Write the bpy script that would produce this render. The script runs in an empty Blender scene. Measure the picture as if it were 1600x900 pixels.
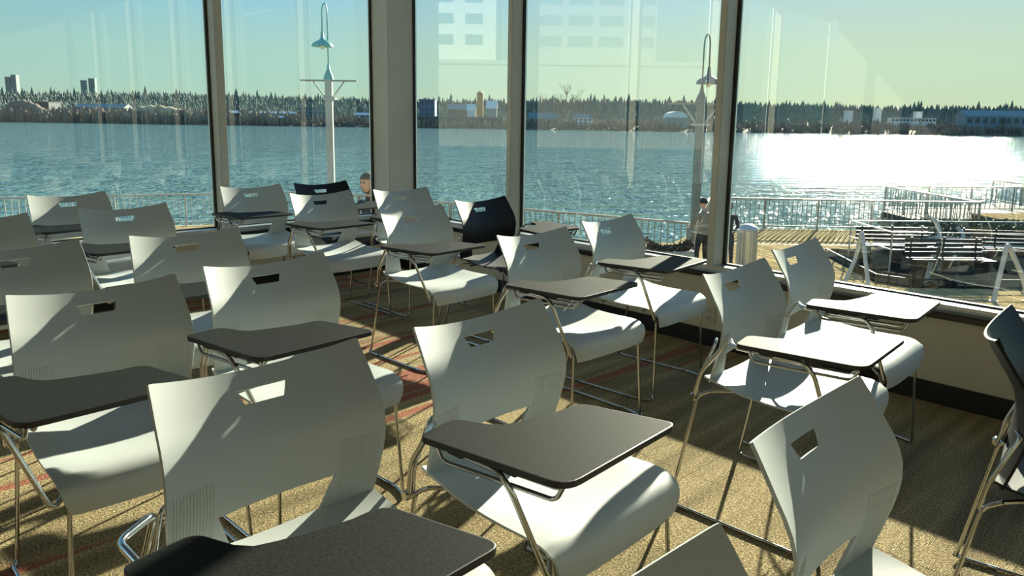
import bpy, bmesh, math, random
from mathutils import Vector, Matrix
random.seed(7)
SC = bpy.context.scene
COL = SC.collection

# ------------------------------------------------------------------ camera
PITCH = math.atan(194 / 1166); ROLL = 0.0142; EYE = 1.30
F = Vector((0, math.cos(PITCH), -math.sin(PITCH)))
R0 = Vector((1, 0, 0)); U0 = R0.cross(F)
RV = math.cos(ROLL) * R0 + math.sin(ROLL) * U0
UV = -math.sin(ROLL) * R0 + math.cos(ROLL) * U0
cam = bpy.data.cameras.new('camera'); cam_o = bpy.data.objects.new('camera', cam); COL.objects.link(cam_o)
cam.sensor_width = 36; cam.lens = 36 * 1166 / 1600; cam.shift_y = -68 / 1600
cam.clip_start = 0.05; cam.clip_end = 6000
M = Matrix((RV, UV, -F)).transposed().to_4x4(); M.translation = (0, 0, EYE)
cam_o.matrix_world = M
SC.camera = cam_o

# ------------------------------------------------------------------ sky, sun, exposure
SUN_AZ = math.radians(63.2); SUN_EL = math.radians(18.8)
SUN = Vector((math.cos(SUN_AZ) * math.cos(SUN_EL), math.sin(SUN_AZ) * math.cos(SUN_EL), math.sin(SUN_EL)))
world = bpy.data.worlds.new('sky'); SC.world = world; world.use_nodes = True
wt = world.node_tree; wt.nodes.clear()
def wn(t, **k):
    n = wt.nodes.new(t)
    for a, b in k.items(): setattr(n, a, b)
    return n
w_out = wn('ShaderNodeOutputWorld'); w_bg = wn('ShaderNodeBackground')
w_tc = wn('ShaderNodeTexCoord'); w_sep = wn('ShaderNodeSeparateXYZ')
w_ramp = wn('ShaderNodeValToRGB')
cr = w_ramp.color_ramp; cr.interpolation = 'EASE'
stops = [(0.0, (.11, .11, .10)), (0.498, (.12, .13, .12)), (0.502, (.50, .70, .55)), (0.53, (.43, .71, .65)), (0.60, (.25, .60, .88)), (0.72, (.17, .46, .85)), (1.0, (.12, .34, .70))]
cr.elements[0].position = stops[0][0]; cr.elements[0].color = (*stops[0][1], 1)
cr.elements[1].position = stops[-1][0]; cr.elements[1].color = (*stops[-1][1], 1)
for p, c in stops[1:-1]:
    e = cr.elements.new(p); e.color = (*c, 1)
w_map = wn('ShaderNodeMapRange'); w_map.inputs[1].default_value = -1; w_map.inputs[2].default_value = 1
w_dot = wn('ShaderNodeVectorMath', operation='DOT_PRODUCT'); w_dot.inputs[1].default_value = SUN
w_cl = wn('ShaderNodeMath', operation='MAXIMUM'); w_cl.inputs[1].default_value = 0
w_pow = wn('ShaderNodeMath', operation='POWER'); w_pow.inputs[1].default_value = 5.0
w_glow = wn('ShaderNodeMix', data_type='RGBA', blend_type='ADD')
w_gc = wn('ShaderNodeMix', data_type='RGBA', blend_type='MIX'); w_gc.inputs[6].default_value = (0, 0, 0, 1); w_gc.inputs[7].default_value = (.34, .23, .03, 1)
wl = wt.links.new
wl(w_tc.outputs['Generated'], w_sep.inputs[0]); wl(w_sep.outputs['Z'], w_map.inputs[0]); wl(w_map.outputs[0], w_ramp.inputs[0])
wl(w_tc.outputs['Generated'], w_dot.inputs[0]); wl(w_dot.outputs['Value'], w_cl.inputs[0]); wl(w_cl.outputs[0], w_pow.inputs[0])
wl(w_pow.outputs[0], w_gc.inputs[0]); w_glow.inputs[0].default_value = 1
wl(w_ramp.outputs[0], w_glow.inputs[6]); wl(w_gc.outputs[2], w_glow.inputs[7])
wl(w_glow.outputs[2], w_bg.inputs[0]); w_bg.inputs[1].default_value = 1.0
wl(w_bg.outputs[0], w_out.inputs[0])
sun = bpy.data.lights.new('sun', 'SUN'); sun_o = bpy.data.objects.new('sun', sun); COL.objects.link(sun_o)
sun.energy = 21.0; sun.angle = math.radians(0.6); sun.color = (1.0, .93, .74)
sun_o.rotation_euler = SUN.to_track_quat('Z', 'Y').to_euler()
vs = SC.view_settings
SC.display_settings.display_device = 'sRGB'
vs.view_transform = 'Standard'; vs.look = 'None'; vs.exposure = 0.0; vs.gamma = 1.0; vs.use_curve_mapping = False
SC.cycles.max_bounces = 10; SC.cycles.transparent_max_bounces = 16; SC.cycles.sample_clamp_indirect = 6

# ------------------------------------------------------------------ helpers
C0 = Vector((-1.03, 6.54, 0)); DR = Vector((.697, -.717, 0)).normalized(); DL = Vector((-DR.x * 0 - .717, -.697, 0)).normalized()
ROOM = math.atan2(DR.y, DR.x)
def W(u, v, z=0): return C0 + DR * u + DL * v + Vector((0, 0, z))

def new_mat(name, col, rough=.5, metal=0.0, noise=None, bump=None, spec=.5, coat=0.0):
    """noise=(scale, amount) colour grain in object space; bump=(scale, strength, distance)"""
    m = bpy.data.materials.new(name); m.use_nodes = True
    t = m.node_tree; b = t.nodes['Principled BSDF']
    b.inputs['Base Color'].default_value = (*col, 1); b.inputs['Roughness'].default_value = rough
    b.inputs['Metallic'].default_value = metal; b.inputs['Specular IOR Level'].default_value = spec
    b.inputs['Coat Weight'].default_value = coat
    tc = t.nodes.new('ShaderNodeTexCoord')
    if noise:
        n = t.nodes.new('ShaderNodeTexNoise'); n.inputs['Scale'].default_value = noise[0]; n.inputs['Detail'].default_value = 4
        t.links.new(tc.outputs['Object'], n.inputs['Vector'])
        mr = t.nodes.new('ShaderNodeMapRange'); mr.inputs[1].default_value = .3; mr.inputs[2].default_value = .7
        mr.inputs[3].default_value = 1 - noise[1]; mr.inputs[4].default_value = 1 + noise[1]
        t.links.new(n.outputs['Fac'], mr.inputs[0])
        mx = t.nodes.new('ShaderNodeVectorMath'); mx.operation = 'SCALE'; mx.inputs[0].default_value = col
        t.links.new(mr.outputs[0], mx.inputs['Scale']); t.links.new(mx.outputs[0], b.inputs['Base Color'])
    if bump:
        n2 = t.nodes.new('ShaderNodeTexNoise'); n2.inputs['Scale'].default_value = bump[0]; n2.inputs['Detail'].default_value = 3
        t.links.new(tc.outputs['Object'], n2.inputs['Vector'])
        bp = t.nodes.new('ShaderNodeBump'); bp.inputs['Strength'].default_value = bump[1]; bp.inputs['Distance'].default_value = bump[2]
        t.links.new(n2.outputs['Fac'], bp.inputs['Height']); t.links.new(bp.outputs[0], b.inputs['Normal'])
    return m

MAT = {}
MAT['shell'] = new_mat('white_shell_plastic', (.445, .485, .475), .50, bump=(900, .25, .0004))
MAT['shell_black'] = new_mat('black_shell_plastic', (.010, .011, .012), .5, bump=(900, .25, .0004), spec=.25)
MAT['chrome'] = new_mat('chrome_tube', (.52, .54, .55), .14, 1.0)
MAT['tablet'] = new_mat('charcoal_laminate', (.015, .018, .016), .62, noise=(160, .35), spec=.05)
MAT['edge'] = new_mat('black_edge_band', (.010, .010, .010), .45)
MAT['glide'] = new_mat('grey_glide', (.12, .12, .11), .4)
MAT['mullion'] = new_mat('putty_painted_metal', (.56, .53, .44), .45, noise=(3, .04))
MAT['frame'] = new_mat('silver_window_frame', (.62, .64, .62), .30, .6)
MAT['gasket'] = new_mat('black_gasket', (.012, .012, .012), .5)
MAT['ledge'] = new_mat('black_sill_laminate', (.02, .02, .02), .22)
MAT['wall'] = new_mat('beige_wall_paint', (.60, .55, .42), .75, noise=(2, .03))
MAT['wall_back'] = new_mat('back_wall_paint', (.20, .20, .19), .8, noise=(2, .03))
MAT['ceiling'] = new_mat('ceiling_panel', (.24, .24, .23), .85, noise=(8, .03))
MAT['base'] = new_mat('black_rubber_baseboard', (.012, .012, .012), .45)
MAT['plate'] = new_mat('ivory_plate', (.55, .52, .42), .4)
MAT['rail'] = new_mat('painted_rail', (.26, .25, .21), .45, noise=(2, .08))
MAT['rail_white'] = new_mat('white_painted_steel', (.42, .42, .38), .35, noise=(2, .05))
MAT['verdigris'] = new_mat('verdigris_enamel', (.16, .42, .36), .35, noise=(6, .1))
MAT['lamp_grey'] = new_mat('backlit_grey_enamel', (.14, .16, .15), .4, noise=(6, .1))  # darker grey paints in the backlit silhouette of the second lamp
MAT['bin'] = new_mat('ribbed_steel', (.55, .54, .48), .35, .5)
MAT['dark_metal'] = new_mat('dark_painted_metal', (.018, .022, .024), .5, 0, spec=.3)
MAT['asphalt'] = new_mat('dark_slate_paving', (.013, .018, .019), 1.0, noise=(3, .3), spec=0)
MAT['concrete'] = new_mat('pale_concrete', (.45, .44, .40), .8, noise=(3, .12))
MAT['bulb'] = new_mat('frosted_bulb', (.8, .75, .62), .3)
MAT['skin'] = new_mat('skin', (.50, .30, .21), .5)
MAT['jacket_dark'] = new_mat('charcoal_jacket', (.02, .022, .026), .8)
MAT['jacket_beige'] = new_mat('beige_jacket', (.20, .18, .14), .8)
MAT['trousers'] = new_mat('dark_trousers', (.018, .02, .026), .8)
MAT['hair_blond'] = new_mat('ash_blond_hair', (.10, .08, .05), .6, noise=(60, .4))
MAT['cap'] = new_mat('black_knit_cap', (.012, .013, .015), .9)
MAT['leaf'] = new_mat('hedge_leaves', (.035, .065, .02), .6, noise=(20, .5))
MAT['dry'] = new_mat('brown_dry_growth', (.09, .06, .035), .9, noise=(20, .4))

def bmesh_obj(name, bm, mats, parent=None, smooth=False, sharp=None):
    me = bpy.data.meshes.new(name); bm.to_mesh(me); bm.free()
    for m in (mats if isinstance(mats, (list, tuple)) else [mats]): me.materials.append(m)
    if smooth:
        me.shade_smooth()
        if sharp: me.set_sharp_from_angle(angle=math.radians(sharp))
    o = bpy.data.objects.new(name, me); COL.objects.link(o)
    if parent: o.parent = parent
    return o
def tag(o, label=None, cat=None, group=None, kind=None):
    if label: o['label'] = label
    if cat: o['category'] = cat
    if group: o['group'] = group
    if kind: o['kind'] = kind
    return o
def empty(name, loc=(0, 0, 0), rz=0):
    o = bpy.data.objects.new(name, None); COL.objects.link(o); o.location = loc; o.rotation_euler = (0, 0, rz)
    o.empty_display_size = .1
    return o
def box(bm, lo, hi, mi=0, M=None):
    vs_ = [bm.verts.new((x, y, z)) for z in (lo[2], hi[2]) for y in (lo[1], hi[1]) for x in (lo[0], hi[0])]
    if M is not None:
        for v in vs_: v.co = M @ v.co
    fs = []
    for q in ((0, 2, 3, 1), (4, 5, 7, 6), (0, 1, 5, 4), (2, 6, 7, 3), (0, 4, 6, 2), (1, 3, 7, 5)):
        f = bm.faces.new([vs_[i] for i in q]); f.material_index = mi; fs.append(f)
    return fs
def wbox(bm, u0, u1, v0, v1, z0, z1, mi=0):
    """box in wall coordinates, written in world space"""
    pts = [W(u, v, z) for z in (z0, z1) for v in (v0, v1) for u in (u0, u1)]
    vs_ = [bm.verts.new(p) for p in pts]
    for q in ((0, 2, 3, 1), (4, 5, 7, 6), (0, 1, 5, 4), (2, 6, 7, 3), (0, 4, 6, 2), (1, 3, 7, 5)):
        bm.faces.new([vs_[i] for i in q]).material_index = mi
def fix(bm):
    bmesh.ops.recalc_face_normals(bm, faces=bm.faces[:])
def prism(bm, pts, z0, z1, mi=0, mi_top=None):
    a = [bm.verts.new((x, y, z0)) for x, y in pts]; b = [bm.verts.new((x, y, z1)) for x, y in pts]
    n = len(pts)
    f = bm.faces.new(b); f.material_index = mi if mi_top is None else mi_top
    bm.faces.new(a[::-1]).material_index = mi
    for i in range(n):
        bm.faces.new((a[i], a[(i + 1) % n], b[(i + 1) % n], b[i])).material_index = mi
def round_path(pts, rad, seg=5):
    out = [Vector(pts[0])]
    for i in range(1, len(pts) - 1):
        p, a, b = Vector(pts[i]), Vector(pts[i - 1]), Vector(pts[i + 1])
        r = min(rad, (a - p).length * .45, (b - p).length * .45)
        s, e = p + (a - p).normalized() * r, p + (b - p).normalized() * r
        for k in range(seg + 1):
            t = k / seg; out.append(s.lerp(p, t).lerp(p.lerp(e, t), t))
    out.append(Vector(pts[-1])); return out
def tube(bm, pts, r, n=8, mi=0, closed=False, cap=True):
    pts = [Vector(p) for p in pts]; rings = []; N = len(pts)
    rr = r if isinstance(r, (list, tuple)) else [r] * N
    up = None
    for i, p in enumerate(pts):
        if closed: d = (pts[(i + 1) % N] - pts[i - 1])
        else: d = (pts[min(i + 1, N - 1)] - pts[max(i - 1, 0)])
        d.normalize()
        if up is None:
            up = Vector((0, 0, 1)) if abs(d.z) < .9 else Vector((1, 0, 0))
        s = d.cross(up).normalized(); up = s.cross(d).normalized()
        rings.append([bm.verts.new(p + (s * math.cos(2 * math.pi * k / n) + up * math.sin(2 * math.pi * k / n)) * rr[i]) for k in range(n)])
    for i in range(N if closed else N - 1):
        A, B = rings[i], rings[(i + 1) % N]
        for k in range(n):
            bm.faces.new((A[k], A[(k + 1) % n], B[(k + 1) % n], B[k])).material_index = mi
    if cap and not closed:
        bm.faces.new(rings[0][::-1]).material_index = mi; bm.faces.new(rings[-1]).material_index = mi
def lathe(bm, prof, n=20, c=(0, 0), mi=0):
    rings = []
    for r, z in prof:
        if r < 1e-5: rings.append([bm.verts.new((c[0], c[1], z))])
        else: rings.append([bm.verts.new((c[0] + r * math.cos(2 * math.pi * k / n), c[1] + r * math.sin(2 * math.pi * k / n), z)) for k in range(n)])
    for A, B in zip(rings, rings[1:]):
        for k in range(n):
            q = [A[k % len(A)], A[(k + 1) % len(A)], B[(k + 1) % len(B)], B[k % len(B)]]
            q2 = []
            for v in q:
                if v not in q2: q2.append(v)
            if len(q2) > 2: bm.faces.new(q2).material_index = mi
def tube_obj(name, pts, r, mat, parent=None, rad=.02, n=8):
    bm = bmesh.new(); tube(bm, round_path(pts, rad), r, n); fix(bm)
    return bmesh_obj(name, bm, mat, parent, smooth=True, sharp=50)
def copy_tree(o, parent=None):
    c = o.copy(); COL.objects.link(c); c.parent = parent
    for ch in list(o.children): copy_tree(ch, c)
    return c
def lerp_tab(tab, x):
    if x <= tab[0][0]: return tab[0][1]
    for (a, p), (b, q) in zip(tab, tab[1:]):
        if x <= b:
            t = (x - a) / (b - a); return p + (q - p) * t
    return tab[-1][1]
def smooth_tab(tab, x):
    """catmull-rom through (x, value) pairs"""
    n = len(tab)
    if x <= tab[0][0]: return tab[0][1]
    if x >= tab[-1][0]: return tab[-1][1]
    for i in range(n - 1):
        if x <= tab[i + 1][0]:
            x0, x1 = tab[i][0], tab[i + 1][0]; t = (x - x0) / (x1 - x0)
            m = lambda j: ((tab[min(j + 1, n - 1)][1] - tab[max(j - 1, 0)][1]) / (tab[min(j + 1, n - 1)][0] - tab[max(j - 1, 0)][0]))
            h = x1 - x0; p0, p1 = tab[i][1], tab[i + 1][1]; m0, m1 = m(i) * h, m(i + 1) * h
            return (2 * t**3 - 3 * t**2 + 1) * p0 + (t**3 - 2 * t**2 + t) * m0 + (-2 * t**3 + 3 * t**2) * p1 + (t**3 - t**2) * m1

# ------------------------------------------------------------------ room shell
def carpet_mat():
    m = bpy.data.materials.new('striped_carpet'); m.use_nodes = True; t = m.node_tree; b = t.nodes['Principled BSDF']
    L = t.links.new
    g = t.nodes.new('ShaderNodeNewGeometry'); mp = t.nodes.new('ShaderNodeMapping'); mp.vector_type = 'TEXTURE'
    mp.inputs['Location'].default_value = C0; mp.inputs['Rotation'].default_value = (0, 0, ROOM)
    L(g.outputs['Position'], mp.inputs['Vector'])
    def noise(scale, sx, sy, detail=3):
        mm = t.nodes.new('ShaderNodeMapping'); mm.inputs['Scale'].default_value = (sx, sy, 1); L(mp.outputs[0], mm.inputs['Vector'])
        n = t.nodes.new('ShaderNodeTexNoise'); n.inputs['Scale'].default_value = scale; n.inputs['Detail'].default_value = detail
        L(mm.outputs[0], n.inputs['Vector']); return n.outputs['Fac']
    def ramp(f, st):
        r = t.nodes.new('ShaderNodeValToRGB'); L(f, r.inputs[0]); e = r.color_ramp.elements
        e[0].position, e[0].color = st[0][0], (*st[0][1], 1); e[1].position, e[1].color = st[-1][0], (*st[-1][1], 1)
        for p, c in st[1:-1]: x = e.new(p); x.color = (*c, 1)
        return r.outputs[0]
    bands = ramp(noise(1, 6.0, .55, 2), [(.30, (.20, .155, .090)), (.44, (.36, .285, .155)), (.52, (.43, .345, .19)), (.66, (.27, .215, .12))])
    red = ramp(noise(1, 8.5, .30, 1), [(.57, (0, 0, 0)), (.61, (1, 1, 1)), (.75, (1, 1, 1))])
    # the red yarn stops towards the right of the room
    sep = t.nodes.new('ShaderNodeSeparateXYZ'); L(mp.outputs[0], sep.inputs[0])
    mr = t.nodes.new('ShaderNodeMapRange'); L(sep.outputs['X'], mr.inputs[0]); mr.inputs[1].default_value = 3.3; mr.inputs[2].default_value = 3.6; mr.inputs[3].default_value = 1; mr.inputs[4].default_value = 0
    mu = t.nodes.new('ShaderNodeMath'); mu.operation = 'MULTIPLY'; L(red, mu.inputs[0]); L(mr.outputs[0], mu.inputs[1])
    mx = t.nodes.new('ShaderNodeMix'); mx.data_type = 'RGBA'; L(mu.outputs[0], mx.inputs[0]); L(bands, mx.inputs[6]); mx.inputs[7].default_value = (.36, .15, .10, 1)
    oi = t.nodes.new('ShaderNodeObjectInfo'); m2 = t.nodes.new('ShaderNodeMapRange'); L(oi.outputs['Random'], m2.inputs[0]); m2.inputs[3].default_value = .86; m2.inputs[4].default_value = 1.1
    fine = t.nodes.new('ShaderNodeMapRange'); L(noise(150, 1, 1, 4), fine.inputs[0]); fine.inputs[1].default_value = .3; fine.inputs[2].default_value = .7; fine.inputs[3].default_value = .25; fine.inputs[4].default_value = 1.75
    m3 = t.nodes.new('ShaderNodeMath'); m3.operation = 'MULTIPLY'; L(m2.outputs[0], m3.inputs[0]); L(fine.outputs[0], m3.inputs[1])
    sc = t.nodes.new('ShaderNodeVectorMath'); sc.operation = 'SCALE'; L(mx.outputs[2], sc.inputs[0]); L(m3.outputs[0], sc.inputs['Scale'])
    L(sc.outputs[0], b.inputs['Base Color']); b.inputs['Roughness'].default_value = .95; b.inputs['Specular IOR Level'].default_value = .05
    # loop pile: fine ribs along the stripes and loose loops
    wv = t.nodes.new('ShaderNodeTexWave'); wv.inputs['Scale'].default_value = 60; wv.inputs['Distortion'].default_value = 9; wv.inputs['Detail'].default_value = 3; L(mp.outputs[0], wv.inputs['Vector'])
    ad = t.nodes.new('ShaderNodeMath'); ad.operation = 'ADD'; L(wv.outputs['Fac'], ad.inputs[0]); L(noise(190, 1, 1, 3), ad.inputs[1])
    bp = t.nodes.new('ShaderNodeBump'); bp.inputs['Strength'].default_value = .8; bp.inputs['Distance'].default_value = .005; L(ad.outputs[0], bp.inputs['Height']); L(bp.outputs[0], b.inputs['Normal'])
    return m
MAT['carpet'] = carpet_mat()

def glass_mat():
    m = bpy.data.materials.new('window_glass'); m.use_nodes = True; t = m.node_tree; t.nodes.clear(); L = t.links.new
    o = t.nodes.new('ShaderNodeOutputMaterial'); tr = t.nodes.new('ShaderNodeBsdfTransparent'); tr.inputs[0].default_value = (.88, .92, .89, 1)
    gl = t.nodes.new('ShaderNodeBsdfGlossy'); gl.inputs['Roughness'].default_value = .0; gl.inputs[0].default_value = (.9, .95, .92, 1)
    # Schlick reflectance, the same from both sides of the pane, for the several surfaces of a sealed double unit
    gg = t.nodes.new('ShaderNodeNewGeometry'); dt = t.nodes.new('ShaderNodeVectorMath'); dt.operation = 'DOT_PRODUCT'; L(gg.outputs['Incoming'], dt.inputs[0]); L(gg.outputs['Normal'], dt.inputs[1])
    def mth(op, a, b=None, clamp=False):
        n = t.nodes.new('ShaderNodeMath'); n.operation = op; n.use_clamp = clamp
        for i, x in enumerate((a, b)):
            if x is None: continue
            if isinstance(x, (int, float)): n.inputs[i].default_value = x
            else: L(x, n.inputs[i])
        return n
    ab = mth('ABSOLUTE', dt.outputs['Value']); om = mth('SUBTRACT', 1.0, ab.outputs[0]); pw = mth('POWER', om.outputs[0], 5.0); ml = mth('MULTIPLY', pw.outputs[0], .96); fr = mth('ADD', ml.outputs[0], .04)
    mu = mth('MULTIPLY', fr.outputs[0], 2.3, True)
    mx = t.nodes.new('ShaderNodeMixShader'); L(mu.outputs[0], mx.inputs[0]); L(tr.outputs[0], mx.inputs[1]); L(gl.outputs[0], mx.inputs[2]); L(mx.outputs[0], o.inputs[0])
    return m
MAT['glass'] = glass_mat()

RU, RV_ = 10.0, 8.6           # room size along the two window walls
CEIL = 3.12
bm = bmesh.new(); wbox(bm, 0, RU, 0, RV_, -.35, -.012); fix(bm)
floor = tag(bmesh_obj('floor', bm, MAT['carpet']), kind='structure')
tile_bm = bmesh.new()
box(tile_bm, (.0003, .0003, -.012), (.4997, .4997, 0)); bmesh.ops.bevel(tile_bm, geom=[e for e in tile_bm.edges if e.verts[0].co.z > -.001 and e.verts[1].co.z > -.001], offset=.0009, segments=1, affect='EDGES')
tile_me = None
for i in range(14):
    for j in range(14):
        if tile_me is None:
            o = bmesh_obj('carpet_tile', tile_bm, MAT['carpet'], floor); tile_me = o.data
        else:
            o = bpy.data.objects.new('carpet_tile', tile_me); COL.objects.link(o); o.parent = floor
        o.location = W(i * .5 + .0, j * .5 + .0); o.rotation_euler = (0, 0, ROOM - math.pi / 2)
        o.location = W((i + 1) * .5 - .5, j * .5); 
bm = bmesh.new(); wbox(bm, 7.0, RU, 0, RV_, -.012, 0); wbox(bm, 0, 7.0, 7.0, RV_, -.012, 0); fix(bm)
bmesh_obj('carpet_field', bm, MAT['carpet'], floor)
bm = bmesh.new(); wbox(bm, -.2, RU + .2, -.2, RV_ + .2, CEIL, CEIL + .2); fix(bm)
ceiling = tag(bmesh_obj('ceiling', bm, MAT['ceiling']), kind='structure')
WT = .15
bm = bmesh.new(); wbox(bm, -WT, RU, -WT, 0, -2.45, .415); wbox(bm, -WT, RU, -WT, 0, 3.0, CEIL); fix(bm)
wall_r = tag(bmesh_obj('wall_right', bm, MAT['wall']), kind='structure')
bm = bmesh.new(); wbox(bm, -WT, 0, 0, RV_, -2.45, .415); wbox(bm, -WT, 0, 0, RV_, 3.0, CEIL); fix(bm)
wall_l = tag(bmesh_obj('wall_left', bm, MAT['wall']), kind='structure')
bm = bmesh.new(); wbox(bm, 0, RU + .15, RV_, RV_ + .15, -.3, CEIL); fix(bm)
tag(bmesh_obj('wall_back', bm, MAT['wall_back']), kind='structure')
bm = bmesh.new(); wbox(bm, RU, RU + .15, -.15, RV_, -.3, CEIL); fix(bm)
tag(bmesh_obj('wall_far_side', bm, MAT['wall_back']), kind='structure')
bm = bmesh.new(); wbox(bm, .012, RU, 0.0005, .012, 0, .10); fix(bm)
tag(bmesh_obj('baseboard_right', bm, MAT['base']), kind='structure')
bm = bmesh.new(); wbox(bm, 0.0005, .012, .0005, RV_, 0, .10); fix(bm)
tag(bmesh_obj('baseboard_left', bm, MAT['base']), kind='structure')
# sills: silver frame foot, black ledge
bm = bmesh.new(); wbox(bm, -.13, RU, -.14, -.025, .415, .475, 0); fix(bm)
bmesh.ops.bevel(bm, geom=bm.edges[:], offset=.003, segments=1, affect='EDGES')
tag(bmesh_obj('trim_1', bm, MAT['frame']), kind='structure')
bm = bmesh.new(); wbox(bm, -.14, -.025, .0, RV_, .415, .475, 0); fix(bm)
bmesh.ops.bevel(bm, geom=bm.edges[:], offset=.003, segments=1, affect='EDGES')
tag(bmesh_obj('trim_2', bm, MAT['frame']), kind='structure')
bm = bmesh.new(); wbox(bm, -.02, RU, -.024, .028, .412, .446, 0); fix(bm)
bmesh.ops.bevel(bm, geom=bm.edges[:], offset=.006, segments=3, affect='EDGES')
tag(bmesh_obj('trim_3', bm, MAT['ledge'], smooth=True, sharp=40), kind='structure')
bm = bmesh.new(); wbox(bm, -.024, .028, .028, RV_, .412, .446, 0); fix(bm)
bmesh.ops.bevel(bm, geom=bm.edges[:], offset=.006, segments=3, affect='EDGES')
tag(bmesh_obj('trim_4', bm, MAT['ledge'], smooth=True, sharp=40), kind='structure')
# corner post and mullions
TR = 5
def mullion(name, a):
    global TR
    bm = bmesh.new(); wbox(bm, *a, .476, 3.0); fix(bm)
    bmesh.ops.bevel(bm, geom=[e for e in bm.edges if abs(e.verts[0].co.z - e.verts[1].co.z) > 1], offset=.003, segments=2, affect='EDGES')
    o = tag(bmesh_obj('trim_%d' % TR, bm, MAT['mullion'], smooth=True, sharp=40), kind='structure'); TR += 1
    return o
mullion('corner', (-.14, .123, -.14, .150))
R_M = [(1.403, 1.447), (3.114, 3.158), (4.825, 4.869), (6.536, 6.58), (8.247, 8.291)]
L_M = [(1.480, 1.540), (3.20, 3.26), (4.92, 4.98), (6.64, 6.70)]
for a, b in R_M: mullion('m', (a, b, -.146, -.0))
for a, b in L_M: mullion('m', (-.14, -.0, a, b))
# panes
def pane(n, wall, a, b):
    bm = bmesh.new()
    q = [W(a, -.12, .475), W(b, -.12, .475), W(b, -.12, 3.0), W(a, -.12, 3.0)] if wall == 'R' else [W(-.12, a, .475), W(-.12, b, .475), W(-.12, b, 3.0), W(-.12, a, 3.0)]
    bm.faces.new([bm.verts.new(p) for p in q])
    o = tag(bmesh_obj('window_%d' % n, bm, MAT['glass']), kind='structure')
    bm = bmesh.new(); g = .011
    f = (lambda a0, a1, z0, z1: wbox(bm, a0, a1, -.128, -.106, z0, z1)) if wall == 'R' else (lambda a0, a1, z0, z1: wbox(bm, -.128, -.106, a0, a1, z0, z1))
    f(a, a + g, .476, 3.0); f(b - g, b, .476, 3.0); f(a + g, b - g, .476, .476 + g * .7); f(a + g, b - g, 3.0 - g, 3.0); fix(bm)
    bmesh_obj('gasket', bm, MAT['gasket'], o)
    bm = bmesh.new(); e = g + .009
    f = (lambda a0, a1, z0, z1: wbox(bm, a0, a1, -.134, -.121, z0, z1)) if wall == 'R' else (lambda a0, a1, z0, z1: wbox(bm, -.134, -.121, a0, a1, z0, z1))
    f(a + g, a + e, .484, 2.98); f(b - e, b - g, .484, 2.98); fix(bm)
    bmesh_obj('glazing_bead', bm, MAT['frame'], o)
edges = [.123] + [x for m in R_M for x in m] + [RU]
k = 1
for i in range(0, len(edges), 2): pane(k, 'R', edges[i], edges[i + 1]); k += 1
edges = [.150] + [x for m in L_M for x in m] + [RV_]
for i in range(0, len(edges), 2): pane(k, 'L', edges[i], edges[i + 1]); k += 1
# ceiling lights (seen only as reflections in the glass)
for (u, v) in ((2.2, 2.0), (2.2, 4.4), (4.6, 2.0), (4.6, 4.4), (7.0, 2.0), (7.0, 4.4)):
    t = empty('ceiling_light', W(u, v, CEIL), ROOM)
    tag(t, 'long linear ceiling light fitting above the tablet chairs', 'ceiling light', 'linear ceiling lights')
    bm = bmesh.new(); box(bm, (-.6, -.05, -.06), (.6, .05, 0)); fix(bm); bmesh_obj('housing', bm, MAT['ceiling'], t)
    bm = bmesh.new(); box(bm, (-.58, -.04, -.066), (.58, .04, -.0605)); fix(bm)
    if 'tube' not in MAT:
        MAT['tube'] = new_mat('lit_diffuser', (.9, .9, .9), .5)
        MAT['tube'].node_tree.nodes['Principled BSDF'].inputs['Emission Color'].default_value = (.9, 1, .98, 1)
        MAT['tube'].node_tree.nodes['Principled BSDF'].inputs['Emission Strength'].default_value = 2.5
    bmesh_obj('diffuser', bm, MAT['tube'], t)
# outlet under the right-hand window
t = empty('wall_outlet', W(3.158, .0005, .19), ROOM)
tag(t, 'ivory double outlet plate on the beige wall under the window', 'outlet')
bm = bmesh.new(); box(bm, (-.04, -.008, -.062), (.04, 0, .062)); fix(bm); bmesh.ops.bevel(bm, geom=bm.edges[:], offset=.003, segments=2, affect='EDGES')
bmesh_obj('cover_plate', bm, MAT['plate'], t)
for dz in (-.022, .022):
    bm = bmesh.new(); box(bm, (-.017, -.0105, dz - .015), (.017, -.008, dz + .015)); fix(bm)
    s = bmesh_obj('socket', bm, MAT['plate'], t)
    bm = bmesh.new(); box(bm, (-.008, -.0115, dz - .005), (-.005, -.0105, dz + .006)); box(bm, (.005, -.0115, dz - .005), (.008, -.0105, dz + .006)); fix(bm)
    bmesh_obj('slot', bm, MAT['gasket'], s)

# ------------------------------------------------------------------ tablet chair
EDGE_Y = [(.45, .047), (.475, .055), (.54, .074), (.60, .088), (.655, .090), (.70, .075), (.74, .050), (.78, .024), (.815, 0.0)]
SAG = [(.45, .022), (.55, .032), (.62, .042), (.70, .048), (.76, .043), (.815, .036)]
WID = [(.45, .224), (.50, .229), (.58, .2345), (.65, .2355), (.72, .232), (.815, .2235)]
def back_pt(s, z0):
    """s -1..1 across, z0 nominal height .455 - .815"""
    k = (z0 - .455) / .36
    z = z0 - .028 * (1 - s * s) * max(0, k) ** 2
    y = smooth_tab(EDGE_Y, z0) - smooth_tab(SAG, z0) * (1 - abs(s) ** 1.9)
    return Vector((smooth_tab(WID, z0) * s, y, z))
def grid_mesh(cols, rows, pt, skip, thick):
    bm = bmesh.new(); V = [[bm.verts.new(pt(i, j)) for i in range(cols)] for j in range(rows)]
    for j in range(rows - 1):
        for i in range(cols - 1):
            if not skip(i, j): bm.faces.new((V[j][i], V[j][i + 1], V[j + 1][i + 1], V[j + 1][i]))
    bmesh.ops.recalc_face_normals(bm, faces=bm.faces[:])
    return bm
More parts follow.
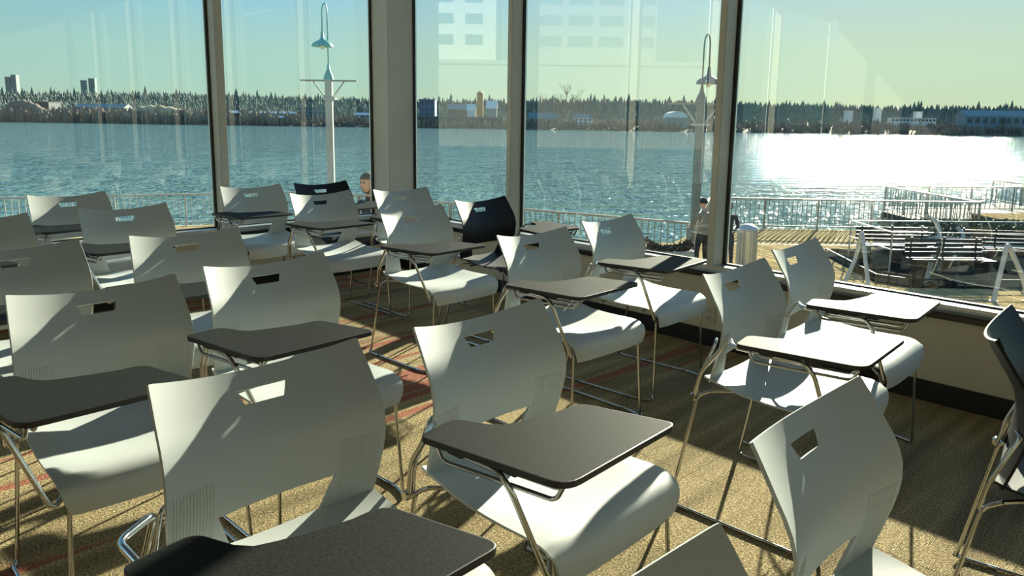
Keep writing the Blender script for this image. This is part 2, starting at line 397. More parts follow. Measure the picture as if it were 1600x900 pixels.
def shell_solid(bm, t):
    bm.normal_update()
    bmesh.ops.solidify(bm, geom=bm.faces[:], thickness=t)
    bmesh.ops.recalc_face_normals(bm, faces=bm.faces[:])
half = [1, .96, .90, .82, .74, .66, 'L', .49, .40, 'H', .17, 0]
colk = [('-', h) for h in half] + [('+', h) for h in half[-2::-1]]
rows_z = [.455, .47, .485, .505, .525, .537, .55, .57, .60, .63, .66, .69, .715, .735, .7445, .758, .775, .785, .797, .806, .815]
HZ0, HZ1 = .7445, .775
LZ0, LZ1 = .455, .537
def make_back(mat):
    def sval(i, z0):
        sg, h = colk[i]
        wd = smooth_tab(WID, z0)
        if h == 'L': v = lerp_tab([(.455, .100), (.537, .130)], z0) / wd
        elif h == 'H': v = lerp_tab([(.70, .056), (HZ0, .043), (HZ1, .055)], z0) / wd
        else: v = h
        return -v if sg == '-' else v
    n = len(colk); iL, iH = half.index('L'), half.index('H')
    def pt(i, j):
        p = back_pt(sval(i, rows_z[j]), rows_z[j])
        if i in (0, n - 1) and rows_z[j] > .81: p.z -= .001; p.x *= .997
        if rows_z[j] == LZ1 and iL <= i <= n - 1 - iL: p.z += .0
        return p
    def skip(i, j):
        z = rows_z[j]
        if z >= LZ0 - 1e-4 and z < LZ1 - 1e-4 and iL <= i < n - 1 - iL: return True
        if z >= HZ0 - 1e-4 and z < HZ1 - 1e-4 and iH <= i < n - 1 - iH: return True
        return False
    bm = grid_mesh(n, len(rows_z), pt, skip, .006)
    # normals towards the sitter (+y)
    bm.normal_update()
    if sum(f.normal.y for f in bm.faces) < 0: bmesh.ops.reverse_faces(bm, faces=bm.faces[:])
    shell_solid(bm, .0065)
    return bmesh_obj('backrest', bm, mat, None, smooth=True, sharp=35)
SEAT = [(0, (.030, .4600)), (.04, (.062, .4520)), (.12, (.14, .4430)), (.25, (.23, .4390)), (.4, (.32, .4420)), (.5, (.385, .4460)), (.60, (.425, .4440)), (.68, (.450, .4340)), (.76, (.466, .4180)), (.84, (.474, .398)), (.92, (.477, .378)), (1.0, (.476, .358))]
def seat_pt(s, t):
    y = smooth_tab([(a, b[0]) for a, b in SEAT], t); z = smooth_tab([(a, b[1]) for a, b in SEAT], t)
    w = smooth_tab([(0, .226), (.15, .232), (.45, .238), (.65, .236), (.85, .228), (1, .214)], t)
    z += .016 * abs(s) ** 2.4 * max(0, 1 - t / .7) - .010 * (1 - s * s) * math.exp(-((t - .3) / .25) ** 2)
    z -= .010 * max(0, abs(s) - .8) / .2 * (1 if .1 < t < .7 else 0) * .5
    y -= .012 * abs(s) ** 4 * max(0, t - .6) / .4
    return Vector((w * s, y, z))
def make_seat(mat):
    ss = [-1, -.975, -.93, -.85, -.7, -.5, -.25, 0, .25, .5, .7, .85, .93, .975, 1]
    ts = [0, .02, .04, .08, .13, .2, .3, .4, .48, .54, .6, .64, .68, .72, .76, .8, .84, .88, .92, .96, 1]
    bm = grid_mesh(len(ss), len(ts), lambda i, j: seat_pt(ss[i], ts[j]), lambda i, j: False, 0)
    bm.normal_update()
    if sum(f.normal.z for f in bm.faces) < 0: bmesh.ops.reverse_faces(bm, faces=bm.faces[:])
    shell_solid(bm, .0065)
    return bmesh_obj('seat', bm, mat, None, smooth=True, sharp=35)
def make_ribs(mat, sg):
    bm = bmesh.new()
    for k in range(13):
        x = .222 - k * .0068
        pts = []
        for z0 in (.47, .50, .53, .56, .59, .62):
            s = x / smooth_tab(WID, z0)
            if x < .14 and z0 < .50: continue
            p = back_pt(sg * s, z0); pts.append(p + Vector((0, -.0004, 0)))
        tube(bm, pts, .0017, 5)
    fix(bm)
    return tag(bmesh_obj('ribbed_panel', bm, mat, None, smooth=True, sharp=60), kind='stuff')
TAB = [(.378, .205), (.262, .188), (.232, .262), (.18, .297), (.12, .312), (.06, .322), (-.005, .320), (-.066, .545), (.325, .558)]
def tablet_outline():
    def arc(p, a, b, r, n=5):
        p, a, b = Vector(p), Vector(a), Vector(b)
        s = p + (a - p).normalized() * r; e = p + (b - p).normalized() * r
        return [tuple(s.lerp(p, t / n).lerp(p.lerp(e, t / n), t / n)) for t in range(n + 1)]
    P = TAB; out = []
    out += arc(P[0], P[8], P[1], .022); out += arc(P[1], P[0], P[2], .025)
    # smooth concave elbow cut
    c = [P[2], P[3], P[4], P[5]]
    out += [c[0]] + [tuple(Vector(c[0]).lerp(Vector(c[1]), .5) + Vector((.006, .006)))] + [c[1], c[2], c[3]]
    out += arc(P[6], P[5], P[7], .035); out += arc(P[7], P[6], P[8], .028); out += arc(P[8], P[7], P[0], .045)
    return out
def make_tablet(sg):
    o2 = [(x * sg, y) for x, y in tablet_outline()]
    if sg < 0: o2 = o2[::-1]
    bm = bmesh.new()
    area = sum(a[0] * b[1] - b[0] * a[1] for a, b in zip(o2, o2[1:] + o2[:1]))
    if area < 0: o2 = o2[::-1]
    prism(bm, o2, .642, .655, 1, 1)
    fix(bm)
    top = [f for f in bm.faces if f.normal.z > .9][0]
    r = bmesh.ops.inset_region(bm, faces=[top], thickness=.0022, depth=.0006)
    top.material_index = 0
    bot = [f for f in bm.faces if f.normal.z < -.9]
    bmesh.ops.triangulate(bm, faces=[f for f in bm.faces if len(f.verts) > 4])
    return bmesh_obj('tablet', bm, [MAT['tablet'], MAT['edge']], None)
PROTO_COL = []
def chair_parts(mat, sg, tablet=True):
    """sg=+1: tablet on the sitter's right; list of (object, parent index)"""
    P = []
    P.append(make_seat(mat)); P.append(make_back(mat))
    P.append(make_ribs(mat, 1)); P.append(make_ribs(mat, -1))
    r = .0058; ch = MAT['chrome']
    for s in (1, -1):
        P.append(tube_obj('rear_leg', [(s * .262, -.055, .012), (s * .248, -.062, .014), (s * .232, .012, .405), (s * .222, .05, .425)], r, ch, rad=.02))
        P.append(tube_obj('front_leg', [(s * .240, .452, .012), (s * .232, .455, .03), (s * .212, .440, .39), (s * .205, .40, .424)], r, ch, rad=.03))
        P.append(tube_obj('runner', [(s * .246, -.066, .018), (s * .262, -.045, .0062), (s * .262, .38, .0062), (s * .240, .448, .0062), (s * .240, .456, .02)], r, ch, rad=.018))
        P.append(tube_obj('seat_rail', [(s * .222, .05, .426), (s * .168, .11, .428), (s * .168, .36, .430), (s * .205, .405, .4255)], r, ch))
        for y0 in (.02, .33):
            bm = bmesh.new(); box(bm, (s * .262 - .0065, y0, .0), (s * .262 + .0065, y0 + .022, .010)); fix(bm)
            P.append(bmesh_obj('glide', bm, MAT['glide']))
    P.append(tube_obj('crossbar', [(-.21, .12, .420), (.21, .12, .420)], r, ch)); P.append(tube_obj('crossbar', [(-.206, .36, .420), (.206, .36, .420)], r, ch))
    # upright carriers that hold the back shell
    for s in (1, -1):
        P.append(tube_obj('back_stay', [(s * .235, .006, .400), (s * .242, .018, .47), (s * .240, .070, .60), (s * .215, .058, .605)], r * .9, ch, rad=.015))
    if tablet:
        P.append(tube_obj('arm_tube', [(sg * .248, .004, .395), (sg * .262, .035, .50), (sg * .272, .135, .634), (sg * .345, .185, .634), (sg * .338, .40, .632), (sg * .330, .425, .60), (sg * .252, .462, .385), (sg * .215, .43, .405)], .0068, ch, rad=.022))
        P.append(tube_obj('tablet_bracket', [(sg * .352, .235, .638), (sg * .350, .250, .606), (sg * .308, .520, .606), (sg * .306, .535, .638)], .0048, ch, rad=.016))
        P.append(tube_obj('tablet_bracket', [(sg * .325, .240, .640), (sg * .322, .258, .617), (sg * .286, .510, .617), (sg * .284, .526, .640)], .0042, ch, rad=.014))
        for x0, y0 in ((.335, .27), (.315, .40)):
            bm = bmesh.new(); box(bm, (sg * x0 - .02, y0, .632), (sg * x0 + .02, y0 + .04, .6405)); fix(bm)
            P.append(bmesh_obj('mounting_plate', bm, MAT['edge']))
        P.append(make_tablet(sg))
        bm = bmesh.new(); lathe(bm, [(0, -.013), (.011, -.013), (.013, -.008), (.013, .008), (.011, .013), (0, .013)], 12)
        fix(bm); o = bmesh_obj('clamp', bm, ch, smooth=True, sharp=40); o.data.transform(Matrix.Translation((sg * .249, .004, .402)) @ Matrix.Rotation(math.pi / 2, 4, 'Y')); P.append(o)
    return P
def build_chair_proto(mat, sg, tablet):
    root = empty('tablet_chair' if tablet else 'stacking_chair')
    for o in chair_parts(mat, sg, tablet): o.parent = root
    return root
protos = {}
def place_chair(kind, x, y, th, label, group=None):
    name = 'tablet_chair' if kind != 'plain' else 'stacking_chair'
    if kind not in protos:
        protos[kind] = build_chair_proto(MAT['shell_black'] if kind == 'black' else MAT['shell'], -1 if kind == 'black' else 1, kind != 'plain'); root = protos[kind]
    else: root = copy_tree(protos[kind])
    root.location = (x, y, 0); root.rotation_euler = (0, 0, math.radians(th + 180))
    tag(root, label, 'chair', group)
    return root
G1, G2 = 'white tablet-arm chairs in rows', 'black tablet-arm chairs'
WC = 'white plastic tablet-arm chair '
CH = [
 ('white', -.504, 1.460, 45.2, WC + 'nearest the camera, tablet cut by the bottom edge', G1),
 ('white', -.074, 1.868, 46.2, WC + 'in the middle foreground, tablet over its lit seat', G1),
 ('white', -1.209, 2.122, 44.5, WC + 'at the left with red-striped carpet under its front edge', G1),
 ('white', -.854, 2.554, 46.1, WC + 'directly behind the nearest chair', G1),
 ('white', -1.395, 3.152, 41.4, WC + 'at left centre, beige wall seen through its slot', G1),
 ('white', -2.121, 4.047, 46.0, WC + 'at far left with railing seen through its handle slot', G1),
 ('white', -2.788, 4.654, 50.0, WC + 'farthest left by the window, its back fully in shade', G1),
 ('white', -1.893, 5.386, 42.8, WC + 'against the left window mullion, wall visible under its seat', G1),
 ('black', -1.484, 5.760, 44.0, 'black tablet-arm chair in the window corner, only its upper back showing', G2),
 ('white', -1.284, 4.970, 44.7, WC + 'directly in front of the black chair in the window corner', G1),
 ('white', -.800, 5.310, 41.2, WC + 'by the corner column, second farthest in its row', G1),
 ('white', -.569, 4.183, 46.5, WC + 'in the centre, left neighbour of the free-standing black chair', G1),
 ('black', -.202, 4.701, 47.6, 'black tablet-arm chair by the middle mullion, red-brown glare on its seat', G2),
 ('white', .094, 3.314, 44.6, WC + 'right of centre, dark shadow strip across its tablet corner', G1),
 ('white', .492, 3.830, 48.0, WC + 'at the window sill, just left of the wall outlet', G1),
 ('white', .779, 2.551, 46.3, WC + 'at right centre, bright tablet, not touching the sill', G1),
 ('white', 1.176, 3.059, 47.1, WC + 'rightmost at the sill, deck seen through its slot', G1),
 ('plain', .533, 1.249, 45.6, 'white plastic chair at lower right seen from the back edge, slot showing dark carpet', None),
 ('plain', .105, .693, 45.5, 'white plastic chair cut off by the bottom edge, only one upper corner showing', None),
 ('white', -2.569, 3.522, 45.5, WC + 'cut by the left edge, the upper of two there', G1),
 ('white', -1.880, 2.767, 45.5, WC + 'cut by the left edge, the lower of two there', G1),
 ('black', 1.261, 1.849, 53.0, 'black chair at the right edge, seen from the side with a white-lit rim', G2),
]
SLIDE = {0: .09, 2: .03}       # the tablets slide on their brackets: two are pushed forward
for i, c in enumerate(CH):
    t = place_chair(*c)
    if i in SLIDE:
        for ch in t.children:
            if ch.name.split('.')[0] in ('tablet', 'mounting_plate', 'tablet_bracket'): ch.location.y = SLIDE[i]
    elif c[0] == 'white':
        for ch in t.children:
            if ch.name.split('.')[0] in ('tablet', 'mounting_plate', 'tablet_bracket'): ch.location.y = 0

# ------------------------------------------------------------------ river, deck, far bank
DECK = -2.30; WATER = -6.0
def water_mat():
    m = bpy.data.materials.new('river_water'); m.use_nodes = True; t = m.node_tree; b = t.nodes['Principled BSDF']; L = t.links.new
    b.inputs['Base Color'].default_value = (.11, .215, .205, 1); b.inputs['Roughness'].default_value = .03; b.inputs['IOR'].default_value = 1.33
    g = t.nodes.new('ShaderNodeNewGeometry'); prev = None
    for sc, sx, sy, st, dist in ((.04, .5, 3.0, .8, 1.6), (.30, .7, 1.4, 1, 1.15), (1.5, 1, .5, 1, .42), (3.4, 1, .6, 1, .09)):
        mp = t.nodes.new('ShaderNodeMapping'); mp.inputs['Scale'].default_value = (sx, sy, 1); L(g.outputs['Position'], mp.inputs['Vector'])
        n = t.nodes.new('ShaderNodeTexNoise'); n.inputs['Scale'].default_value = sc; n.inputs['Detail'].default_value = 2; L(mp.outputs[0], n.inputs['Vector'])
        bp = t.nodes.new('ShaderNodeBump'); bp.inputs['Strength'].default_value = st; bp.inputs['Distance'].default_value = dist; L(n.outputs['Fac'], bp.inputs['Height'])
        if prev: L(prev.outputs[0], bp.inputs['Normal'])
        prev = bp
    L(prev.outputs[0], b.inputs['Normal'])
    return m
MAT['water'] = water_mat()
bm = bmesh.new(); bm.faces.new([bm.verts.new(p) for p in ((-1500, -40, WATER), (1500, -40, WATER), (1500, 660, WATER), (-1500, 660, WATER))])
tag(bmesh_obj('river', bm, MAT['water']), kind='structure')

MAT['board'] = new_mat('sunned_deck_board', (.40, .31, .165), 1.0, noise=(1.2, .15), spec=0)
nt = MAT['board'].node_tree; _b = nt.nodes['Principled BSDF']; _src = _b.inputs['Base Color'].links[0].from_socket
_oi = nt.nodes.new('ShaderNodeObjectInfo'); _mr = nt.nodes.new('ShaderNodeMapRange'); _mr.inputs[3].default_value = .72; _mr.inputs[4].default_value = 1.15
_sc = nt.nodes.new('ShaderNodeVectorMath'); _sc.operation = 'SCALE'
nt.links.new(_oi.outputs['Random'], _mr.inputs[0]); nt.links.new(_src, _sc.inputs[0]); nt.links.new(_mr.outputs[0], _sc.inputs['Scale']); nt.links.new(_sc.outputs[0], _b.inputs['Base Color'])
MAT['undeck'] = new_mat('deck_underside', (.05, .042, .03), .9)
MAT['soil'] = new_mat('bank_soil', (.11, .10, .07), .95, noise=(.05, .3))
MAT['tree'] = new_mat('hazed_conifer', (.13, .17, .15), .95, noise=(.05, .3))  # lighter bluish-grey tint stands in for haze across the river
MAT['brush'] = new_mat('bare_brush_far', (.19, .155, .12), .95, noise=(.06, .4))
MAT['bark'] = new_mat('bare_bark', (.10, .085, .07), .9)
# deck: a dark frame carrying individual boards
bm = bmesh.new(); prism(bm, [(-9, 9.3), (-.4, 8.3), (3.6, 4.6), (9, 1), (19, 1), (19, 25.7), (6.75, 25.95), (4.62, 19.1), (-6.9, 26.1), (-16, 22.6), (-24, 19.6), (-24, 9.3)], DECK - .4, DECK - .045); fix(bm)
deck = tag(bmesh_obj('deck', bm, MAT['undeck']), kind='structure')
bm = bmesh.new(); prism(bm, [(-9, 9.3), (-.4, 8.3), (1.2, 6.9), (4.0, 15.5), (4.62, 19.1), (-6.9, 26.1), (-16, 22.6), (-24, 19.6), (-24, 9.3)], DECK - .044, DECK); fix(bm)
bmesh_obj('boardwalk_field', bm, MAT['board'], deck)
board_cache = {}
def board(x0, y0, x1, y1, wd, z=DECK):
    key = (round(x1 - x0, 3), round(y1 - y0, 3), wd)
    if key not in board_cache:
        bm = bmesh.new(); prism(bm, [(0, 0), (wd, 0), (wd + x1 - x0, y1 - y0), (x1 - x0, y1 - y0)], -.04, 0); fix(bm)
        o = bmesh_obj('deck_board', bm, MAT['board'], deck); board_cache[key] = o.data
    else:
        o = bpy.data.objects.new('deck_board', board_cache[key]); COL.objects.link(o); o.parent = deck
    o.location = (x0, y0, z + random.uniform(-.004, .002))
x = 4.9
while x < 17.2:                      # outer strip, boards raked to the right
    board(x, 22.42, x + 1.86, 26.2 - .4, .125); x += .165
x = -.2
while x < 17.5:                      # main deck, boards raked the other way
    a = (22.36 - 10.2) / math.tan(math.radians(64.6))
    board(x + a, 10.2, x, 22.36, .128); x += .165
bm = bmesh.new(); prism(bm, [(4.9, 22.37), (18, 22.37), (18, 22.41), (4.9, 22.41)], DECK - .04, DECK + .002); fix(bm)
bmesh_obj('seam_strip', bm, MAT['dark_metal'], deck)

# railings: every post and baluster its own part
bal_me = {}
def part_box(name, mat, parent, sx, sy, sz):
    key = (name, mat, round(sx, 3), round(sy, 3), round(sz, 3))
    if key not in bal_me:
        bm = bmesh.new(); box(bm, (-sx / 2, -sy / 2, 0), (sx / 2, sy / 2, sz)); fix(bm)
        o = bmesh_obj(name, bm, MAT[mat], parent); bal_me[key] = o.data
    else:
        o = bpy.data.objects.new(name, bal_me[key]); COL.objects.link(o); o.parent = parent
    return o
def railing(p0, p1, label, step=.18, post=2.2, h=1.07, mat='rail', bar=.022, z=DECK, tilt=0.0, group='deck railings'):
    p0, p1 = Vector(p0), Vector(p1); d = p1 - p0; ln = d.length; ang = math.atan2(d.y, d.x)
    t = empty('railing', (p0.x, p0.y, z), ang); t.rotation_euler = (0, -math.atan2(tilt, ln), ang)
    tag(t, label, 'railing', group)
    for nm, z0, hh, w in (('top_rail', h - .055, .055, .07), ('bottom_rail', .09, .04, .035)):
        o = part_box(nm, mat, t, ln, w, hh); o.location = (ln / 2, 0, z0)
    k = int(ln / post) + 1
    for i in range(k + 1):
        o = part_box('post', mat, t, .055, .055, h - .055); o.location = (ln * i / k, 0, 0)
    n = int(ln / step)
    for i in range(1, n):
        o = part_box('baluster', mat, t, bar, bar, h - .185); o.location = (ln * i / n, 0, .13)
    return t
railing((-22.5, 20.06), (-6.90, 25.98), 'beige painted deck railing running behind the left windows', mat='rail_white')
railing((-6.78, 25.96), (4.55, 19.12), 'beige painted deck railing behind the middle windows, ending at the lamp post')
railing((4.72, 19.15), (6.85, 25.80), 'short beige railing hidden behind the right-hand mullion')
railing((6.95, 25.82), (16.0, 25.45), 'grey railing along the outer deck strip at right', step=.16)
railing((16.05, 25.55), (15.97, 31.93), 'slanting pier railing running away from the outer deck corner', step=.2, post=1.9)
railing((16.05, 32.05), (23.6, 32.4), 'far pier railing crossing the sun glitter on the river', step=.22, post=2.4)
railing((23.4, 36.4), (23.7, 32.5), 'farthest pier railing at the right picture edge', step=.22)
bm = bmesh.new(); prism(bm, [(15.9, 26), (24, 26), (24, 36.5), (15.9, 32)], DECK - .35, DECK - .05); fix(bm)
tag(bmesh_obj('pier', bm, MAT['undeck']), kind='structure')
# raised wooden platform by the pier
t = empty('wooden_platform', (17.0, 25.4, DECK)); tag(t, 'low yellow slatted wooden platform beyond the hedge', 'platform')
bm = bmesh.new(); box(bm, (-.1, -.55, 0), (2.9, 1.9, .42)); fix(bm); bmesh_obj('base', bm, MAT['undeck'], t)
for i in range(17):
    o = part_box('slat', 'board', t, .12, 2.5, .05); o.location = (-.03 + i * .178, .68, .42)

# slate-paved corner with guard rails, slatted benches and hedge
bm = bmesh.new(); prism(bm, [(8.75, 20.6), (8.45, 16.95), (9.0, 16.45), (16.5, 16.6), (16.5, 21.3), (9.3, 21.4)], DECK - .03, DECK + .05); fix(bm)
o = tag(bmesh_obj('slate_platform', bm, MAT['asphalt']), 'dark slate platform on the deck under the benches', 'platform')
t = empty('guard_rail', (0, 0, DECK)); tag(t, 'low dark kerb rail bordering the slate platform', 'railing', 'guard rails round the slate platform')
kp = [(8.70, 20.4, .22), (8.40, 16.85, .22), (8.95, 16.38, .22), (16.4, 16.5, .22)]
bm = bmesh.new(); tube(bm, kp, .015, 6); fix(bm); bmesh_obj('rail', bm, MAT['dark_metal'], t)
for a, b, n in ((kp[0], kp[1], 6), (kp[2], kp[3], 13)):
    for i in range(n):
        p = Vector(a).lerp(Vector(b), i / (n - 1) if n > 1 else 0); o = part_box('post', 'dark_metal', t, .03, .03, .21); o.location = (p.x, p.y, 0)
t = empty('guard_rail', (0, 0, DECK)); tag(t, 'thin white double guard rail in front of the hedge', 'railing', 'guard rails round the slate platform')
for nm, pts in (('rail', [(16.4, 20.35, 1.05), (9.16, 20.02, 1.05), (9.23, 17.92, 1.05), (16.4, 18.0, 1.05)]), ('rail', [(9.16, 20.02, .62), (9.23, 17.92, .62), (16.4, 18.0, .62)])):
    bm = bmesh.new(); tube(bm, pts, .015, 6); fix(bm); bmesh_obj(nm, bm, MAT['rail_white'], t)
for x_, y_ in ((9.16, 20.02), (9.23, 17.92), (12.8, 20.2), (12.8, 17.96), (16.4, 20.35), (16.4, 18.0)):
    o = part_box('post', 'rail_white', t, .03, .03, 1.05); o.location = (x_, y_, 0)
def bench(x, y, rz, label):
    t = empty('slatted_bench', (x, y, DECK + .05), rz); tag(t, label, 'bench', 'dark slatted benches on the slate platform')
    for i in range(6):
        o = part_box('slat', 'dark_metal', t, 1.9, .062, .025); o.location = (0, -.24 + i * .085, .44)
    for i in range(4):
        o = part_box('back_slat', 'dark_metal', t, 1.9, .02, .07); o.location = (0, .27 + i * .02, .52 + i * .1)
    for sx in (-.8, 0, .8):
        o = part_box('frame', 'dark_metal', t, .04, .5, .44); o.location = (sx, 0, 0)
        o = part_box('back_support', 'dark_metal', t, .04, .03, .5); o.location = (sx, .30, .44)
bench(10.1, 19.35, 0, 'dark slatted metal bench on the slate platform, farthest left')
bench(10.35, 17.35, .05, 'dark slatted metal bench on the slate platform, nearest')
bench(12.6, 19.0, -.1, 'dark slatted metal bench on the slate platform, behind the leaning post')
bench(14.6, 17.4, 0, 'dark slatted metal bench on the slate platform, at the right picture edge')
# hedge in a planter
def leaf_mass(name, boxlo, boxhi, n, size, mat, label, cat, parent=None, shape=None):
    bm = bmesh.new(); rnd = random.Random(len(name) * 7 + n)
    for _ in range(n):
        c = Vector([rnd.uniform(a, b) for a, b in zip(boxlo, boxhi)])
        if shape: c = shape(c, rnd)
        d1 = Vector((rnd.gauss(0, 1), rnd.gauss(0, 1), rnd.gauss(0, 1))).normalized(); d2 = d1.orthogonal().normalized()
        s = size * rnd.uniform(.6, 1.4)
        bm.faces.new([bm.verts.new(c + v) for v in (d1 * s, d2 * s * .5, -d1 * s, -d2 * s * .5)])
    o = bmesh_obj(name, bm, mat, parent)
    if label: tag(o, label, cat)
    return o
t = empty('planter_hedge', (0, 0, DECK)); tag(t, 'long dark green hedge in a low planter behind the white guard rail', 'hedge')
bm = bmesh.new(); box(bm, (11.3, 22.0, 0), (17.4, 23.1, .35)); fix(bm); bmesh_obj('planter', bm, MAT['concrete'], t)
o = leaf_mass('foliage', (11.3, 22.0, .3), (17.4, 23.1, .78), 5200, .07, MAT['leaf'], None, None, t); tag(o, kind='stuff')

# bent white tube posts
def bent_post(pts, r, label, feet=(), mat='rail_white'):
    t = empty('bent_tube_post', (pts[0][0], pts[0][1], DECK)); tag(t, label, 'post', 'bent white tube posts on the deck')
    b = Vector((pts[0][0], pts[0][1], 0))
    bm = bmesh.new(); tube(bm, round_path([Vector(p) - b for p in pts], .12), r, 10); fix(bm); bmesh_obj('tube', bm, MAT[mat], t, smooth=True, sharp=60)
    for e in (pts[0], pts[-1]):
        bm = bmesh.new(); lathe(bm, [(0, .012), (r * 1.8, .012), (r * 1.8, 0)], 12, (e[0] - b.x, e[1] - b.y)); fix(bm); bmesh_obj('foot_plate', bm, MAT[mat], t)
bent_post([(7.62, 16.75, 0), (7.95, 17.0, .55), (8.02, 16.95, 1.22), (7.98, 16.3, 0)], .045, 'white bent tube post straddling the deck, left of the slate platform')
bent_post([(10.10, 15.25, 0), (10.35, 15.4, 1.22), (10.75, 15.35, .45), (10.85, 15.3, 0)], .05, 'white bent tube post at the right picture edge, nearest the window')
bent_post([(9.72, 17.15, 0), (10.6, 18.3, 1.0), (10.5, 18.4, 1.30), (10.15, 18.2, 1.42)], .055, 'pale leaning tube post curving left at its top', mat='rail_white')
bent_post([(11.3, 18.9, .05), (11.75, 19.2, .85), (11.6, 19.3, 1.0)], .05, 'short pale leaning tube post between the benches', mat='rail_white')
bent_post([(5.25, 18.5, 0), (5.25, 18.5, .95), (5.72, 18.6, .95), (5.72, 18.6, 0)], .05, 'white hoop post beside the litter bin')
# litter bin
t = empty('litter_bin', (6.01, 18.85, DECK)); tag(t, 'round ribbed metal litter bin with domed lid on the deck', 'bin')
bm = bmesh.new(); lathe(bm, [(0, .02), (.21, .02), (.23, .04), (.24, .92), (.22, .94), (0, .94)], 24); fix(bm); bmesh_obj('body', bm, MAT['bin'], t, smooth=True, sharp=40)
bm = bmesh.new(); lathe(bm, [(.265, .93), (.27, .95), (.24, 1.0), (.12, 1.07), (0, 1.09)], 24); fix(bm); bmesh_obj('lid', bm, MAT['bin'], t, smooth=True, sharp=40)
for k in range(22):
    a = 2 * math.pi * k / 22; o = part_box('rib', 'bin', t, .022, .018, .86); o.location = (.247 * math.cos(a), .247 * math.sin(a), .05); o.rotation_euler = (0, 0, a)

# harbour lamps
def harbour_lamp(x, y, ztop, arch, side, label, mat, armw=.95, post_r=.115):
    """post up to world height ztop, arch height above it, side = which way the shade hangs"""
    t = empty('harbour_lamp', (x, y, DECK)); tag(t, label, 'lamp post', 'harbour lamp posts by the railing')
    h = ztop - DECK
    bm = bmesh.new(); box(bm, (-post_r, -post_r, 0), (post_r, post_r, h)); fix(bm); bmesh.ops.bevel(bm, geom=[e for e in bm.edges if abs(e.verts[0].co.z - e.verts[1].co.z) > 1], offset=.03, segments=1, affect='EDGES')
    bmesh_obj('post', bm, MAT['rail_white' if mat == 'verdigris' else 'lamp_grey'], t)
    bm = bmesh.new(); lathe(bm, [(0, h - .02), (post_r * 1.5, h - .02), (post_r * 1.3, h + .10), (.06, h + .30), (.035, h + .48), (0, h + .5)], 14); fix(bm); bmesh_obj('cap', bm, MAT[mat], t, smooth=True, sharp=50)
    o = part_box('cross_arm', 'rail', t, 2 * armw, .09, .05); o.location = (0, 0, h - .08)
    for s in (-1, 1): tube_obj('brace', [(s * post_r, 0, h - .62), (s * armw * .55, 0, h - .08)], .028, MAT['rail_white'], t, n=6)
    o = part_box('collar', 'rail_white', t, .46, .3, .06); o.location = (0, 0, h - .68)
    top = h + arch; w = .17 * side
    pts = [(0, 0, h + .3)] + [(0, 0, top - .35)] + [(w / 2 - w / 2 * math.cos(a), 0, top - .35 + .33 * math.sin(a)) for a in [math.pi * k / 10 for k in range(1, 10)]] + [(w, 0, top - .35), (w * 1.05, 0, top - .95)]
    bm = bmesh.new(); tube(bm, pts, .022, 8); fix(bm); bmesh_obj('gooseneck', bm, MAT[mat], t, smooth=True)
    zb = top - .95
    bm = bmesh.new(); lathe(bm, [(0, zb + .03), (.04, zb + .02), (.06, zb - .18), (.10, zb - .24), (.30, zb - .34), (.35, zb - .42), (.36, zb - .46), (.34, zb - .455), (.28, zb - .36), (.09, zb - .28), (0, zb - .26)], 24, (w * 1.05, 0)); fix(bm)
    bmesh_obj('shade', bm, MAT[mat], t, smooth=True, sharp=60)
    bm = bmesh.new(); lathe(bm, [(0, zb - .30), (.05, zb - .34), (.085, zb - .46), (.06, zb - .53), (0, zb - .56)], 14, (w * 1.05, 0)); fix(bm); bmesh_obj('globe', bm, MAT['bulb'], t, smooth=True)
    return t
harbour_lamp(-6.22, 25.55, 2.58, 2.46, -1, 'harbour lamp with green enamel shade on a white post, behind the left windows', 'verdigris')
harbour_lamp(5.42, 22.0, 1.90, 1.92, 1, 'harbour lamp with grey shade and arched neck, beside the right-hand mullion', 'lamp_grey')

# low white planter with brown growth under the railing
t = empty('planter_box', (4.0, 18.6, DECK), .12); tag(t, 'low white planter box with brown dried growth by the railing', 'planter')
bm = bmesh.new(); box(bm, (-.75, -.3, 0), (.62, .3, .42)); fix(bm); bmesh.ops.bevel(bm, geom=bm.edges[:], offset=.03, segments=2, affect='EDGES'); bmesh_obj('box', bm, MAT['rail_white'], t)
def two_lumps(c, r): 
    k = abs(c.x) / .6; c.z = .42 + (c.z - .42) * (.35 + .9 * k ** 2); return c
o = leaf_mass('dried_growth', (-.66, -.25, .40), (.55, .25, .66), 900, .05, MAT['dry'], None, None, t, two_lumps); tag(o, kind='stuff')

